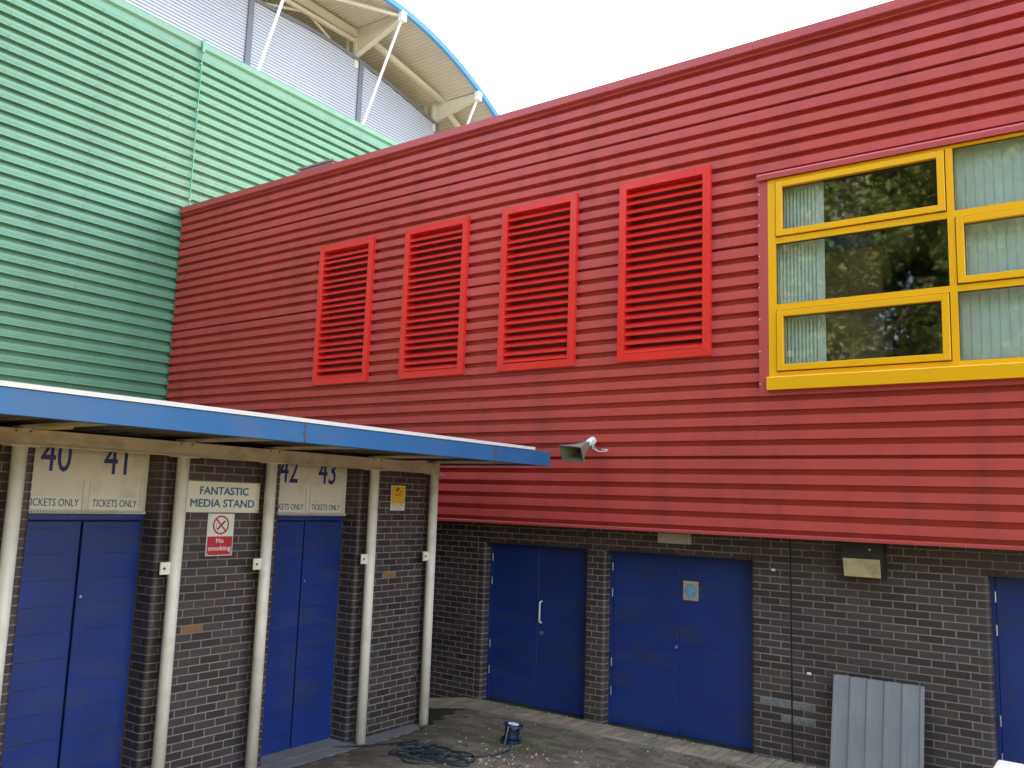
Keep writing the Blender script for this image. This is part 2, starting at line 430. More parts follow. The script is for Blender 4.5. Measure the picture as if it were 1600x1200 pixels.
for (p, q, z0, z1) in parts_of(-14.6, 6.0, 2.31, 7.8): core.box(p, q, YR+0.10, YR+0.30, z0, z1)
core.box(-14.6, 6, YR+0.3, 20, 2.36, 2.6); core.box(-14.6, 6, YR+0.1, 20, 7.45, 7.60)
core.box(-14.6, 6, 19.8, 20, 0, 7.6); core.box(5.8, 6, YR+0.31, 19.8, 0, 7.45); core.box(-14.6, -14.4, YR+0.31, 19.8, 0, 7.45)
core.box(-14.4, 5.8, YR+0.31, 19.8, 3.50, 3.62)
core.box(-3.75, -3.65, YR+0.31, 14, 3.62, 7.45); core.box(-3.65, 5.8, 14, 14.1, 3.62, 7.45)
core.build('wall_core', 'interior', red)
# parapet capping, bottom drip flashing, corner trim
for a, b in zip(RJ, RJ[1:]):
    MB().prism([(YR-0.055, 7.835), (YR-0.055, 7.940), (YR+0.40, 7.925), (YR+0.40, 7.60), (YR+0.055, 7.60), (YR+0.055, 7.80), (YR-0.045, 7.826)], 'x', a+0.002, b-0.002).build('parapet_capping', 'red_trim', red)
    MB().prism([(YR-0.015, 2.274), (YR-0.018, 2.300), (YR+0.012, 2.312), (YR+0.275, 2.312), (YR+0.275, 2.290), (YR+0.01, 2.285)], 'x', a+0.001, b-0.001).build('drip_flashing', 'red_trim', red)
fs_ = MB()
for xj in RJ[1:-1]+[-13.2, -12.0, -7.05, 2.8]:
    for c in RC[1::2]:
        if not any(h[0]-0.12 < xj+0.03 < h[1]+0.12 and h[2]-0.1 < c+0.08 < h[3]+0.1 for h in holes): fs_.tube([(xj+0.03, YR-0.005, c+0.08), (xj+0.03, YR+0.003, c+0.08)], 0.007, 6)
stuff(fs_.build('fixing_screws', 'red_trim', red))
B(-14.6, 6, YR+0.41, 19.79, 7.602, 7.65).build('roof_deck', 'roof_felt', red)

# louvres: mitred frame as the part, every blade a sub-part
def louvre(x0, x1, variant):
    yf, yb = YR-0.045, YR+0.055; fwid = 0.095
    mb = MB()
    zi0, zi1 = LZ0+fwid, LZ1-fwid; xi0, xi1 = x0+fwid, x1-fwid
    for (o0, o1, i1, i0) in (((x0, LZ0), (x1, LZ0), (xi1, zi0), (xi0, zi0)), ((x1, LZ0), (x1, LZ1), (xi1, zi1), (xi1, zi0)),
                             ((x1, LZ1), (x0, LZ1), (xi0, zi1), (xi1, zi1)), ((x0, LZ1), (x0, LZ0), (xi0, zi0), (xi0, zi1))):
        g = 0.0012
        c = Vector(((o0[0]+o1[0]+i0[0]+i1[0])/4, (o0[1]+o1[1]+i0[1]+i1[1])/4))
        q = [Vector(p) for p in (o0, o1, i1, i0)]
        q = [p+(c-p).normalized()*g for p in q]
        mb.prism([(p.x, p.y) for p in q], 'y', yf, yf+0.004)
        mb.prism([(p.x, p.y) for p in (q[3], q[2], q[2]+(c-q[2]).normalized()*0.002, q[3]+(c-q[3]).normalized()*0.002)], 'y', yf+0.004, yb+0.1)
    for a, b, c, d in ((x0, x0+0.004, LZ0, LZ1), (x1-0.004, x1, LZ0, LZ1), (x0, x1, LZ0, LZ0+0.004), (x0, x1, LZ1-0.004, LZ1)):
        mb.box(a, b, yf+0.005, YR+0.02, c, d)
    fr = mb.build('louvre_frame', 'louvre_red', red)
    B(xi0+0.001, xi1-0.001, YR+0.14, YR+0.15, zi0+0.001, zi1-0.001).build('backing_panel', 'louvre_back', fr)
    n = 20; pitch = (zi1-zi0-0.02)/n
    bl = MB().prism([(yf+0.012, 0.0), (yf+0.008, 0.026), (yf+0.012, 0.029), (yf+0.085, 0.082), (yf+0.092, 0.080), (yf+0.020, 0.008), (yf+0.018, 0.0)], 'x', xi0, xi1).mesh('louvre_blade', 'louvre_red')
    for k in range(n):
        o = link('louvre_blade', bl, fr, (0, 0, zi0+0.012+pitch*k))
        o.rotation_euler = (0, random.uniform(-0.0012, 0.0012), 0)
        o.location.z += 0
    for k in range(4):
        cx = x0+0.2+(x1-x0-0.4)*k/3
        MB().tube([(cx, yf-0.003, LZ1-0.045), (cx, yf+0.001, LZ1-0.045)], 0.010, 8).build('screw', 'red_trim', fr)
    for zc in (LZ0+0.7, LZ0+1.4):
        for cx in (x0+0.03, x1-0.03):
            MB().tube([(cx, yf-0.003, zc), (cx, yf+0.001, zc)], 0.007, 8).build('screw', 'red_trim', fr)
for i, (a, b) in enumerate(LOUV): louvre(a, b, i)

# window: yellow frame as the part, casements / panes / sill as sub-parts
yw = YR-0.015
wf = MB()
def rail(mb, a, b, z0, z1, y0=yw, y1=yw+0.07): mb.box(a, b, y0, y1, z0, z1)
bays = [(-3.085, -1.365), (-1.30, 0.42)]
rail(wf, WX0, -3.085, 3.99, WZ1); rail(wf, -1.365, -1.30, 3.99, WZ1-0.03); rail(wf, 0.42, 0.50, 3.99, WZ1)
rail(wf, -3.085, 0.42, WZ1-0.03, WZ1, yw+0.001)
for a, b in bays:
    rail(wf, a, b, 3.99, 4.05, yw+0.001); rail(wf, a, b, 5.487, 5.555, yw+0.001); rail(wf, a, b, 4.735, 4.80, yw+0.001)
win = wf.build('window_frame', 'window_yellow', red)
def pane(a, b, z0, z1):
    B(a+0.002, b-0.002, yw+0.040, yw+0.046, z0+0.002, z1-0.002).build('pane', 'glass', win)
    g = MB()
    for p, q, r_, s_ in ((a, a+0.007, z0, z1), (b-0.007, b, z0, z1), (a+0.007, b-0.007, z0, z0+0.007), (a+0.007, b-0.007, z1-0.007, z1)):
        g.box(p, q, yw+0.030, yw+0.039, r_, s_)
    g.build('gasket', 'gasket', win)
def casement(a, b, z0, z1):
    m = MB(); yo = yw-0.022; g = 0.010
    a, b, z0, z1 = a+g, b-g, z0+g, z1-g
    t = 0.068
    for p, q, r_, s_ in ((a, a+t, z0, z1), (b-t, b, z0, z1), (a+t, b-t, z0, z0+t), (a+t, b-t, z1-t, z1)): m.cbox(p, q, yo, yw+0.05, r_, s_, 0.004)
    m.build('casement', 'window_yellow', win)
    B(a-g+0.001, b+g-0.001, yw+0.052, yw+0.06, z0-g+0.001, z1+g-0.001)
    gp = MB()
    for p, q, r_, s_ in ((a-g, a-0.001, z0-g, z1+g), (b+0.001, b+g, z0-g, z1+g), (a, b, z0-g, z0-0.001), (a, b, z1+0.001, z1+g)): gp.box(p, q, yw+0.02, yw+0.03, r_, s_)
    gp.build('shadow_gap', 'gasket', win)
    pane(a+t, b-t, z0+t, z1-t)
    for cx in (a+0.03, b-0.03): B(cx-0.018, cx+0.018, yo-0.006, yo, z0-0.014, z0-0.004).build('drain_cap', 'gasket', win)
Z1, Z2, Z3, Z4, Z5, Z6 = 4.05, 4.735, 4.80, 5.487, 5.555, WZ1-0.03
casement(-3.085, -1.365, Z5, Z6); pane(-3.085, -1.365, Z3, Z4); casement(-3.085, -1.365, Z1, Z2)
pane(-1.30, 0.42, Z5, Z6); casement(-1.30, 0.42, Z3, Z4); pane(-1.30, 0.42, Z1, Z2)
MB().prism([(yw-0.05, 3.852), (yw-0.052, 3.985), (yw-0.045, 3.995), (yw+0.06, 4.004), (yw+0.06, 3.852)], 'x', WX0-0.012, WX1+0.012).build('sill', 'window_yellow', win)
# red flashings round the window
for n_, bx in (('side_flashing', (WX0-0.11, WX0-0.002, YR-0.014, YR+0.05, 3.83, 6.26)), ('side_flashing', (WX1+0.002, WX1+0.11, YR-0.014, YR+0.05, 3.83, 6.26)),
               ('base_flashing', (WX0-0.108, WX1+0.108, YR-0.010, YR+0.05, 3.795, 3.829))):
    B(*bx).build(n_, 'red_trim', red)
MB().prism([(YR-0.050, 6.238), (YR-0.052, 6.290), (YR-0.040, 6.312), (YR+0.05, 6.330), (YR+0.05, 6.262), (YR-0.030, 6.262), (YR-0.045, 6.236)], 'x', WX0-0.115, WX1+0.115).build('head_flashing', 'red_trim', red)
sm = MB()
for k in range(7):
    z = 3.93+0.36*k; sm.tube([(WX0-0.10, YR-0.018, z), (WX0-0.10, YR-0.012, z)], 0.007, 8)
stuff(sm.build('flashing_screws', 'white_paint', red))

# behind the glass
bl1 = thing('vertical_blind', 'pale vertical blind gathered at the left end of the yellow window', 'blind', (-2.85, 9.45, 3.9), 'blinds behind the window')
bl2 = thing('vertical_blind', 'pale vertical blind drawn across the right half of the yellow window', 'blind', (-0.4, 9.45, 3.9), 'blinds behind the window')
def slat(par, x, ang):
    dx, dy = 0.044*math.cos(ang), 0.044*math.sin(ang)
    MB().prism([(x-dx, 9.30-dy), (x+dx, 9.30+dy), (x+dx-0.001, 9.302+dy), (x-dx-0.001, 9.302-dy)], 'z', 3.95, 6.30).build('slat', 'blind', par)
for k in range(13): slat(bl1, -3.12+0.040*k, R(35))
B(-3.2, -1.3, 9.285, 9.315, 6.305, 6.335).build('head_rail', 'white_paint', bl1)
for k in range(25): slat(bl2, -1.33+0.083*k, R(4+random.uniform(-1.5, 1.5)))
B(-1.28, 0.5, 9.285, 9.315, 6.305, 6.335).build('head_rail', 'white_paint', bl2)
cb = thing('cupboard', 'brown cupboard standing inside behind the left window bay', 'cupboard', (-2.1, 10.2, 3.62))
B(-2.95, -2.20, 10.2, 10.6, 3.62, 5.62).build('carcass', 'cardboard', cb)
B(-2.94, -2.58, 10.18, 10.198, 3.70, 5.60).build('door', 'cardboard', cb); B(-2.57, -2.21, 10.18, 10.198, 3.70, 5.60).build('door', 'cardboard', cb)
bb = thing('storage_box', 'blue box on top of the brown cupboard behind the window', 'box', (-2.6, 10.4, 5.62))
B(-2.93, -2.25, 10.22, 10.58, 5.622, 5.80).build('body', 'box_blue', bb); B(-2.945, -2.235, 10.205, 10.595, 5.801, 5.83).build('lid', 'box_blue', bb)

# ------------------------------------------------------------------ brickwork
BR_CACHE = {}
def brick_mesh(w_, h_, d_, ra, rb, m='brick'):
    key = (round(w_, 3), round(h_, 3), round(d_, 3), ra, rb, m)
    if key in BR_CACHE: return BR_CACHE[key]
    mb = MB(); c = 0.003; rr = 0.042
    def edge(side):
        if side == 'a':
            if ra: return [(-w_/2+rr*(1-math.sin(t)), rr*(1-math.cos(t))) for t in [math.pi/2*k/5 for k in range(5, -1, -1)]]
            return [(-w_/2, c), (-w_/2+c, 0)]
        if rb: return [(w_/2-rr*(1-math.sin(t)), rr*(1-math.cos(t))) for t in [math.pi/2*k/5 for k in range(0, 6)]]
        return [(w_/2-c, 0), (w_/2, c)]
    pl = edge('a')+edge('b')+[(w_/2, d_), (-w_/2, d_)]
    n = len(pl)
    cx = sum(p[0] for p in pl)/n; cy = d_/2
    ins = [(p[0]*(1-2*c/w_), p[1]+(c if p[1] < d_*0.6 else 0)) for p in pl]
    vs_ = [(p[0], p[1], c) for p in pl]+[(p[0], p[1], h_-c) for p in pl]+[(p[0], p[1], 0) for p in ins]+[(p[0], p[1], h_) for p in ins]
    fs = [(i, (i+1) % n, n+(i+1) % n, n+i) for i in range(n) if i != n-2]
    fs += [(2*n+i, 2*n+(i+1) % n, (i+1) % n, i) for i in range(n) if i != n-2]+[(n+i, n+(i+1) % n, 3*n+(i+1) % n, 3*n+i) for i in range(n) if i != n-2]
    fs += [tuple(range(2*n, 3*n))[::-1], tuple(range(3*n, 4*n))]
    mb.add(vs_, fs)
    BR_CACHE[key] = (mb, mb.mesh('brick', m)); return BR_CACHE[key]

def brick_wall(parent, spec, z_base, top, openings, plane, recess, visible, white=(), airb=(), skip=None):
    """spec: (s0, s1) extents; openings: list of (a, b, ztop); plane 'R' or 'T'. Returns the mortar part"""
    s0, s1 = spec
    bricks = []
    nrow = int((top-z_base)/0.075)
    for r_ in range(nrow):
        z = z_base+0.075*r_
        cuts = sorted([(a, b, rd) for (a, b, zt, rd) in openings if z+0.05 < zt])
        segs = []; p = s0; pr = False
        for a, b, rd in cuts: segs.append((p, a, pr, rd)); p = b; pr = rd
        segs.append((p, s1, pr, False))
        for (a, b, ra, rb) in segs:
            if b-a < 0.03: continue
            par = r_ % 2
            if ra: wl = 0.1025 if par else 0.215
            else:
                ph = (a-s0+(0.1125 if par else 0)) % 0.225; wl = 0.225-ph-0.01
                if wl < 0.03: wl += 0.225
            x = a; first = True
            while x < b-0.02:
                w_ = wl if first else 0.215
                last = False
                if x+w_ > b-0.045: w_ = b-x; last = True
                elif rb and x+w_+0.01 > b-0.1:
                    w_ = b-0.1125-x if not par or (b-0.1125-x) > 0.05 else b-x
                    last = w_ > b-x-0.02
                if w_ > 0.235: w_ = w_/2-0.005; last = False
                A, Bq = (first and ra), (last and rb)
                d_ = 0.06
                if A or Bq: d_ = 0.215 if w_ < 0.15 else 0.1025
                d_ = min(d_, recess) if (A or Bq) else d_
                bricks.append((x+w_/2, z, w_, 0.065, d_, A, Bq, 0.0))
                if (A or Bq) and d_ < recess-0.03:             # the piece behind it in the reveal
                    bricks.append(('rev', a if A else b, z, d_+0.01, recess-d_-0.012, A))
                first = False
                x += w_+0.01
    # mortar body
    mo = MB(); e = 0.0035
    cuts = sorted([(a, b, zt) for (a, b, zt, rd) in openings])
    p = s0
    def slab(a, b, z0, z1, ra=False, rb=False):
        if b-a < 0.002: return
        q = 0.042; arc = [math.pi/2*k/5 for k in range(6)]
        pl = [(a, 0.33)]+([(a+q*(1-math.cos(t)), q*(1-math.sin(t))) for t in arc] if ra else [(a, 0)])
        pl += ([(b-q*(1-math.sin(t)), q*(1-math.cos(t))) for t in arc] if rb else [(b, 0)])+[(b, 0.33)]
        mo.prism([(s_, YB+e+d_) if plane == 'R' else (XT-e-d_, s_) for s_, d_ in pl], 'z', z0, z1)
    rnd_ = {b: rd for (a, b, zt, rd) in openings}; rnd_.update({a: rd for (a, b, zt, rd) in openings})
    pr = False
    for a, b, zt in cuts:
        slab(p, a-e, z_base-0.3, top, pr, rnd_[a]); pr = rnd_[b]
        if zt < top-0.02: slab(a-e+0.0005, b+e-0.0005, zt+e, top)
        p = b+e
    slab(p, s1, z_base-0.3, top, pr, False)
    wall = mo.build('brick_wall', 'mortar', parent)
    airs = [min(((b[0], b[1]) for b in bricks if b[0] != 'rev'), key=lambda t: (t[0]-ws)**2+(3*(t[1]+0.033-wz))**2) for ws, wz in airb]
    items = []
    for b in bricks:
        if b[0] == 'rev':
            _, s, z, d0, ln, left = b
            items.append((0, b)); continue
        s, z, w_, h_, d_, A, Bq, _ = b
        P = (s, YB, z) if plane == 'R' else (XT, s, z)
        px, py = project((P[0], P[1], z+0.03))
        q0 = project((P[0]-w_/2, P[1], z)) if plane == 'R' else project((P[0], P[1]-w_/2, z))
        q1 = project((P[0]+w_/2, P[1], z+h_)) if plane == 'R' else project((P[0], P[1]+w_/2, z+h_))
        ar = abs(q1[0]-q0[0])*abs(h_*FPX/((Vector(P)-CAM).dot(fw))) if visible(s, z, px, py) else 0
        items.append((ar, b))
    items.sort(key=lambda t: -t[0])
    rest_ = MB(); cnt = 0
    rot = 0 if plane == 'R' else math.pi/2
    for ar, b in items:
        if b[0] == 'rev':
            _, s, z, d0, ln, opl = b
            # opl True: left end of a segment (reveal faces lower s)
            t = 0.06
            if plane == 'R':
                rest_.cbox(s, s+t, YB+d0, YB+d0+ln, z, z+0.065, 0.003) if opl else rest_.cbox(s-t, s, YB+d0, YB+d0+ln, z, z+0.065, 0.003)
            else:
                rest_.cbox(XT-d0-ln, XT-d0, s, s+t, z, z+0.065, 0.003) if opl else rest_.cbox(XT-d0-ln, XT-d0, s-t, s, z, z+0.065, 0.003)
            continue
        s, z, w_, h_, d_, A, Bq, _ = b
        m = 'brick'
        if any(abs(s-ws) < ww and abs(z+0.03-wz) < 0.036 for ws, wz, ww in white): m = 'brick_white'
        ab = (s, z) in airs
        if ab: m = 'air_brick'
        mb, me = brick_mesh(w_, h_, d_, A, Bq, m)
        jy = random.uniform(-0.0015, 0.0015)
        loc = Vector((s, YB+jy, z)) if plane == 'R' else Vector((XT+jy, s, z))
        if (cnt < 300 and ar > 0) or m != 'brick':
            o = link('air_brick' if ab else 'brick', me, wall); o.location = loc
            o.rotation_euler = (0, 0, rot+random.uniform(-0.006, 0.006)); cnt += 1 if not ab else 0
        else:
            if rot: rest_.add([(loc.x-v[1], loc.y+v[0], loc.z+v[2]) for v in mb.v], mb.f)
            else: rest_.add([(loc.x+v[0], loc.y+v[1], loc.z+v[2]) for v in mb.v], mb.f)
    stuff(rest_.build('brick_field', 'brick', wall))
    return wall

MJ = (-3.065, -3.049, 9.0, False)
D1, D2, D3 = (-7.19, -5.62), (-5.33, -3.50), (-1.17, -0.18)
visR = lambda s, z, px, py: -8.12 < s < -0.9 and z > -0.2 and z < 2.27 and 660 < px < 1605 and py < 1205 and not (-2.6 < s < -1.75 and z < 0.9)
wallR = brick_wall(red, (-14.4, 5.8), zg(-9)-0.01, 2.36, [(D1[0], D1[1], 2.03, True), (D2[0], D2[1], 2.03, True), (D3[0], D3[1], 2.03, True), MJ],
                   'R', 0.18, visR, white=[(-3.2, 0.56, 0.1), (-2.98, 0.56, 0.09), (-3.13, 0.42, 0.06), (-2.98, 0.41, 0.09), (-3.25, 0.34, 0.07)])
B(-3.064, -3.050, YB+0.002, YB+0.02, -0.2, 2.3).build('movement_joint', 'black_joint', red)
B(-14.4, 5.8, YB+0.5, YB+0.6, -0.3, 2.36).build('back_wall', 'interior', red)
for a, b in (D1, D2, D3): B(a, b, YB+0.10, YB+0.40, 2.038, 2.08).build('lintel', 'dark_grey', red)

def door_pair(parent, a, b, zt, y, leaves, hinges=True):
    z0 = -0.055
    out = []
    fr = MB(); t = 0.035
    fr.box(a, a+t, y-0.02, y+0.05, z0, zt); fr.box(b-t, b, y-0.02, y+0.05, z0, zt); fr.box(a+t, b-t, y-0.02, y+0.05, zt-t, zt)
    fr.build('door_frame', 'door_blue', parent)
    n = leaves; w_ = (b-a-2*t)/n
    for k in range(n):
        x0 = a+t+w_*k+0.003; x1 = a+t+w_*(k+1)-0.003
        d = MB().cbox(x0, x1, y, y+0.045, z0+0.012, zt-t-0.004, 0.003).build('door', 'door_blue', parent)
        out.append(d)
        if hinges and (k == 0):
            for hz in (0.28, 0.62, 1.45, 1.76):
                MB().tube([(x0-0.004, y-0.022, hz), (x0-0.004, y-0.022, hz+0.10)], 0.008, 8).build('hinge', 'steel', d)
    B(a, b, y+0.051, y+0.2, z0, zt).build('door_backing', 'door_dark', parent)
    return out
yd = YB+0.15
d1 = door_pair(red, D1[0], D1[1], 2.034, yd, 2)
hx = -6.35
MB().tube([(hx, yd, 1.02), (hx, yd-0.045, 1.03), (hx, yd-0.05, 1.06), (hx, yd-0.05, 1.25), (hx, yd-0.045, 1.28), (hx, yd, 1.29)], 0.011, 10).build('pull_handle', 'white_paint', d1[1])
MB().tube([(hx+0.005, yd-0.012, 0.89), (hx+0.005, yd+0.004, 0.89)], 0.028, 14).build('lock', 'dark_grey', d1[1])
d2 = door_pair(red, D2[0], D2[1], 2.034, yd, 2)
MB().tube([(-4.44, yd-0.03, 0.945), (-4.44, yd+0.004, 0.945)], [0.016, 0.014], 12).build('knob', 'steel', d2[0])
d3 = door_pair(red, D3[0], D3[1], 2.034, yd, 1)
for wx, wz in ((-3.24, 1.92), (-2.87, 0.88)): MB().cbox(wx-0.02, wx+0.02, YB-0.02, YB+0.01, wz-0.012, wz+0.012, 0.004).build('wall_plug', 'white_paint', red)

# ------------------------------------------------------------------ green building
green = thing('green_clad_building', 'tall pale green ribbed metal wall left of the red building', 'building', (XG, 6, 0))
GC = [11.024-0.2044*k for k in range(42)]
gprof = rib_profile(2.6, 11.30, GC, 0.036, 0.004, 0.014, 0.09, swage=(0.03, 0.06))
GJ = [-8.0, -2.0, 4.2, 10.2, 16.2, 24.0]
for i, (a, b) in enumerate(zip(GJ, GJ[1:])):
    mb = MB(); sheet_y(mb, a+0.0004, b-0.0004, gprof, XG, 0.002*(i % 2)); mb.build('cladding_sheet', 'green_clad', green)
    MB().prism([(XG+0.05, 11.30), (XG+0.05, 11.42), (XG-0.35, 11.40), (XG-0.35, 11.25), (XG-0.01, 11.25)], 'y', a+0.002, b-0.002).build('parapet_capping', 'green_clad', green)
B(XG-9.0, XG-0.11, -8, 24, 0, 11.25).build('wall_core', 'interior', green)
fm = MB()
for k, c in enumerate(GC[:40]):
    for yy in (7.3, 8.75, 5.8): fm.box(XG-0.003, XG+0.007, yy-0.010, yy+0.010, c+0.062, c+0.078)
stuff(fm.build('fixing_screws', 'dark_grey', green))
rod = thing('conduit', 'thin teal conduit clipped vertically up the green wall', 'conduit', (XG+0.04, 9.3, 7.6))
MB().tube([(XG+0.045, 9.3, 7.62), (XG+0.045, 9.3, 11.25)], 0.012, 8).build('pipe', 'teal_paint', rod)
B(XG+0.052, XG+0.09, 9.27, 9.33, 11.20, 11.46).build('end_cap', 'green_clad', rod)
for z in (8.15, 9.05, 9.98, 10.95): B(XG+0.001, XG+0.060, 9.28, 9.32, z, z+0.022).build('clip', 'pale_panel', rod)

# rooftop unit on the red roof
ru = thing('rooftop_unit', 'low grey metal box on the red roof beside the green wall', 'box', (-11.3, 9.95, 7.65))
MB().cbox(-11.80, -10.93, 9.62, 10.3, 7.652, 8.285, 0.01).build('casing', 'unit_grey', ru); B(-11.83, -10.90, 9.60, 10.33, 8.287, 8.32).build('lid', 'unit_grey', ru)

# ------------------------------------------------------------------ stadium stand behind
XS = -24.0
st = thing('stadium_stand', 'grey clad stadium stand with curved cream roof edged in blue', 'stand', (XS, 20, 0))
TOP = [(6, 19.3), (12, 19.5), (17.1, 19.6), (19.5, 19.72), (20.7, 19.73), (22.2, 19.64), (23.7, 19.42), (25.2, 19.15), (26.95, 18.80)]
def ztop(y):
    for (a, p), (b, q) in zip(TOP, TOP[1:]):
        if a <= y <= b: return p+(q-p)*(y-a)/(b-a)
    return TOP[-1][1]
def stand_sheet(y0, y1):
    mb = MB(); N = 14
    ys = [y0+(y1-y0)*k/N for k in range(N+1)]
    pitch = 0.115; z = 9.0
    cols = []
    rows = []
    while z < 19.9:
        rows += [(0, z), (0, z+0.085), (0.05, z+0.088), (0.05, z+0.110)]; z += pitch
    for (d0, za), (d1, zb) in zip(rows, rows[1:]):
        for a, b in zip(ys, ys[1:]):
            ta, tb = ztop(a), ztop(b)
            if za > max(ta, tb): continue
            mb.add([(XS-d0, a, min(za, ta)), (XS-d0, b, min(za, tb)), (XS-d1, b, min(zb, tb)), (XS-d1, a, min(zb, ta))], [(0, 1, 2, 3)])
    return mb.build('wall_sheet', 'grey_clad', st)
MUL = [11.8, 17.0, 22.25, 26.9]
for a, b in zip([6.5]+MUL, MUL): stand_sheet(a+0.08, b-0.08)
for y in MUL: B(XS-0.15, XS+0.06, y-0.11, y+0.11, 6, ztop(y)+0.02).build('mullion', 'dark_grey', st)
tm = MB()
for (a, p), (b, q) in zip(TOP, TOP[1:]): tm.add([(XS+x, y, z+dz) for y, z in ((a, p), (b, q)) for x, dz in ((0.05, -0.07), (0.05, 0.07), (-0.2, 0.07), (-0.2, -0.07))], [(0, 1, 5, 4), (1, 2, 6, 5), (2, 3, 7, 6), (3, 0, 4, 7)])
tm.build('top_rail', 'dark_grey', st)
B(XS-0.4, XS-0.16, 6.5, 26.9, 0, 18.6).build('wall_core', 'interior', st)
def zroof(y): return 20.98-(0.041*(y-21.3)**2 if y > 21.3 else 0.006*(y-21.3)**2)
XE = -21.63
rm = MB(); pts = []
y = 5.0
while y < 30.01: pts.append(y); y += 0.04
for k, (a, b) in enumerate(zip(pts, pts[1:])):          # corrugated soffit, ribs running out from the wall
    da, db = ((0, 0), (0, 0.07), (0.07, 0.07), (0.07, 0))[k % 4]
    rm.add([(XE, a, zroof(a)+da), (XE, b, zroof(b)+db), (-40, b, zroof(b)+db), (-40, a, zroof(a)+da)], [(0, 1, 2, 3)])
roof = rm.build('roof', 'soffit_cream', st)
tp = MB(); em = MB()
ys = [5+0.5*k for k in range(51)]
for a, b in zip(ys, ys[1:]):
    tp.add([(XE, a, zroof(a)+0.22), (XE, b, zroof(b)+0.22), (-40, b, zroof(b)+0.22), (-40, a, zroof(a)+0.22)], [(0, 1, 2, 3)])
    P = [(XE-0.02, -0.17), (XE+0.10, -0.15), (XE+0.15, 0.02), (XE+0.10, 0.20), (XE-0.02, 0.22)]
    for (x0, d0), (x1, d1) in zip(P, P[1:]+P[:1]): em.add([(x0, a, zroof(a)+d0), (x0, b, zroof(b)+d0), (x1, b, zroof(b)+d1), (x1, a, zroof(a)+d1)], [(0, 1, 2, 3)])
tp.build('roof_sheet', 'grey_clad', roof); em.smooth = False; em.build('edge_trim', 'roof_blue', roof)
for y in (17.05, 22.0, 26.76):
    zt = zroof(y)-0.04
    web = MB(); zl = ztop(y)+0.12
    web.add([(x, yy, z) for yy in (y-0.02, y+0.02) for x, z in ((XS, zl), (XE+0.0, zt-0.38), (XE+0.0, zt-0.10), (XS, zt-0.02))], [(0, 1, 2, 3), (4, 5, 6, 7), (0, 1, 5, 4), (1, 2, 6, 5), (2, 3, 7, 6), (3, 0, 4, 7)])
    br = web.build('bracket', 'cream_steel', st)
    MB().bar((XS, y, zl), (XE, y, zt-0.38), 0.22, 0.04).build('flange', 'cream_steel', br)
    B(XE-0.08, XE+0.12, y-0.13, y+0.13, zt-0.45, zt-0.08).build('end_plate', 'white_paint', br)
    B(XS-0.12, XS+0.02, y-0.10, y+0.10, zl-0.5, zt).build('column', 'cream_steel', br)
    B(XS-0.55, XS-0.45, y-0.12, y+0.0, zl-0.5, zt-0.03).build('column', 'cream_steel', br)
    MB().tube([(XE-0.05, y, zt-0.40), (XS+0.02, y, zt-0.40-4.9)], 0.055, 8).build('tie_rod', 'white_paint', st)
MB().bar((XS, 17.1, 20.62), (XS, 21.95, 20.66), 0.18, 0.24).build('purlin', 'cream_steel', st)
MB().bar((XS-0.05, 17.1, 20.28), (XS-0.05, 21.95, 20.38), 0.12, 0.13).build('purlin', 'cream_steel', st)
MB().bar((-23.5, 22.05, 20.42), (-23.5, 26.76, 19.68), 0.16, 0.18).build('purlin', 'cream_steel', st)
MB().bar((-23.3, 26.8, 19.2), (-23.3, 31.0, 17.0), 0.16, 0.18).build('purlin', 'cream_steel', st)
MB().tube([(XE-0.15, 21.9, 20.72), (-23.9, 17.2, 20.45)], 0.075, 8).build('brace', 'cream_steel', st)
MB().tube([(-24.2, 19.55, 20.45), (-24.3, 17.4, 19.75)], 0.055, 8).build('brace', 'cream_steel', st)
MB().tube([(-24.2, 19.6, 20.45), (-24.3, 21.55, 19.70)], 0.055, 8).build('brace', 'cream_steel', st)
# stand floor line behind the roof gap
B(-44, -40, 5, 30, 0, 21.5).build('rear_wall', 'dark_grey', st)

# ------------------------------------------------------------------ turnstile block
tb = thing('turnstile_block', 'low dark brick turnstile block with blue double doors under a canopy', 'building', (XT, 5, -0.16))
OP = [(3.46, 4.60), (5.98, 7.12)]
visT = lambda s, z, px, py: 3.1 < s < 8.4 and z < 2.86 and -30 < px < 690 and py < 1215
wallT = brick_wall(tb, (0.4, 8.39), zg(-8)-0.02, 3.02, [(OP[0][0], OP[0][1], 3.6, True), (OP[1][0], OP[1][1], 3.6, True), (0.94, 2.08, 3.6, True)],
                   'T', 0.25, visT, airb=[(5.15, 1.25), (7.745, 1.63)])
tc = MB(); tc.box(XG, XD-0.25, 0.4, 8.35, -0.2, 3.05); tc.build('wall_core', 'interior', tb)
B(XG+0.06, XT-0.08, 0.3, 8.42, 3.055, 3.11).build('roof_slab', 'roof_felt', tb)
mb = MB(); mb.box(XD-0.24, XT-0.001, 8.36, 8.39, -0.3, 3.02)
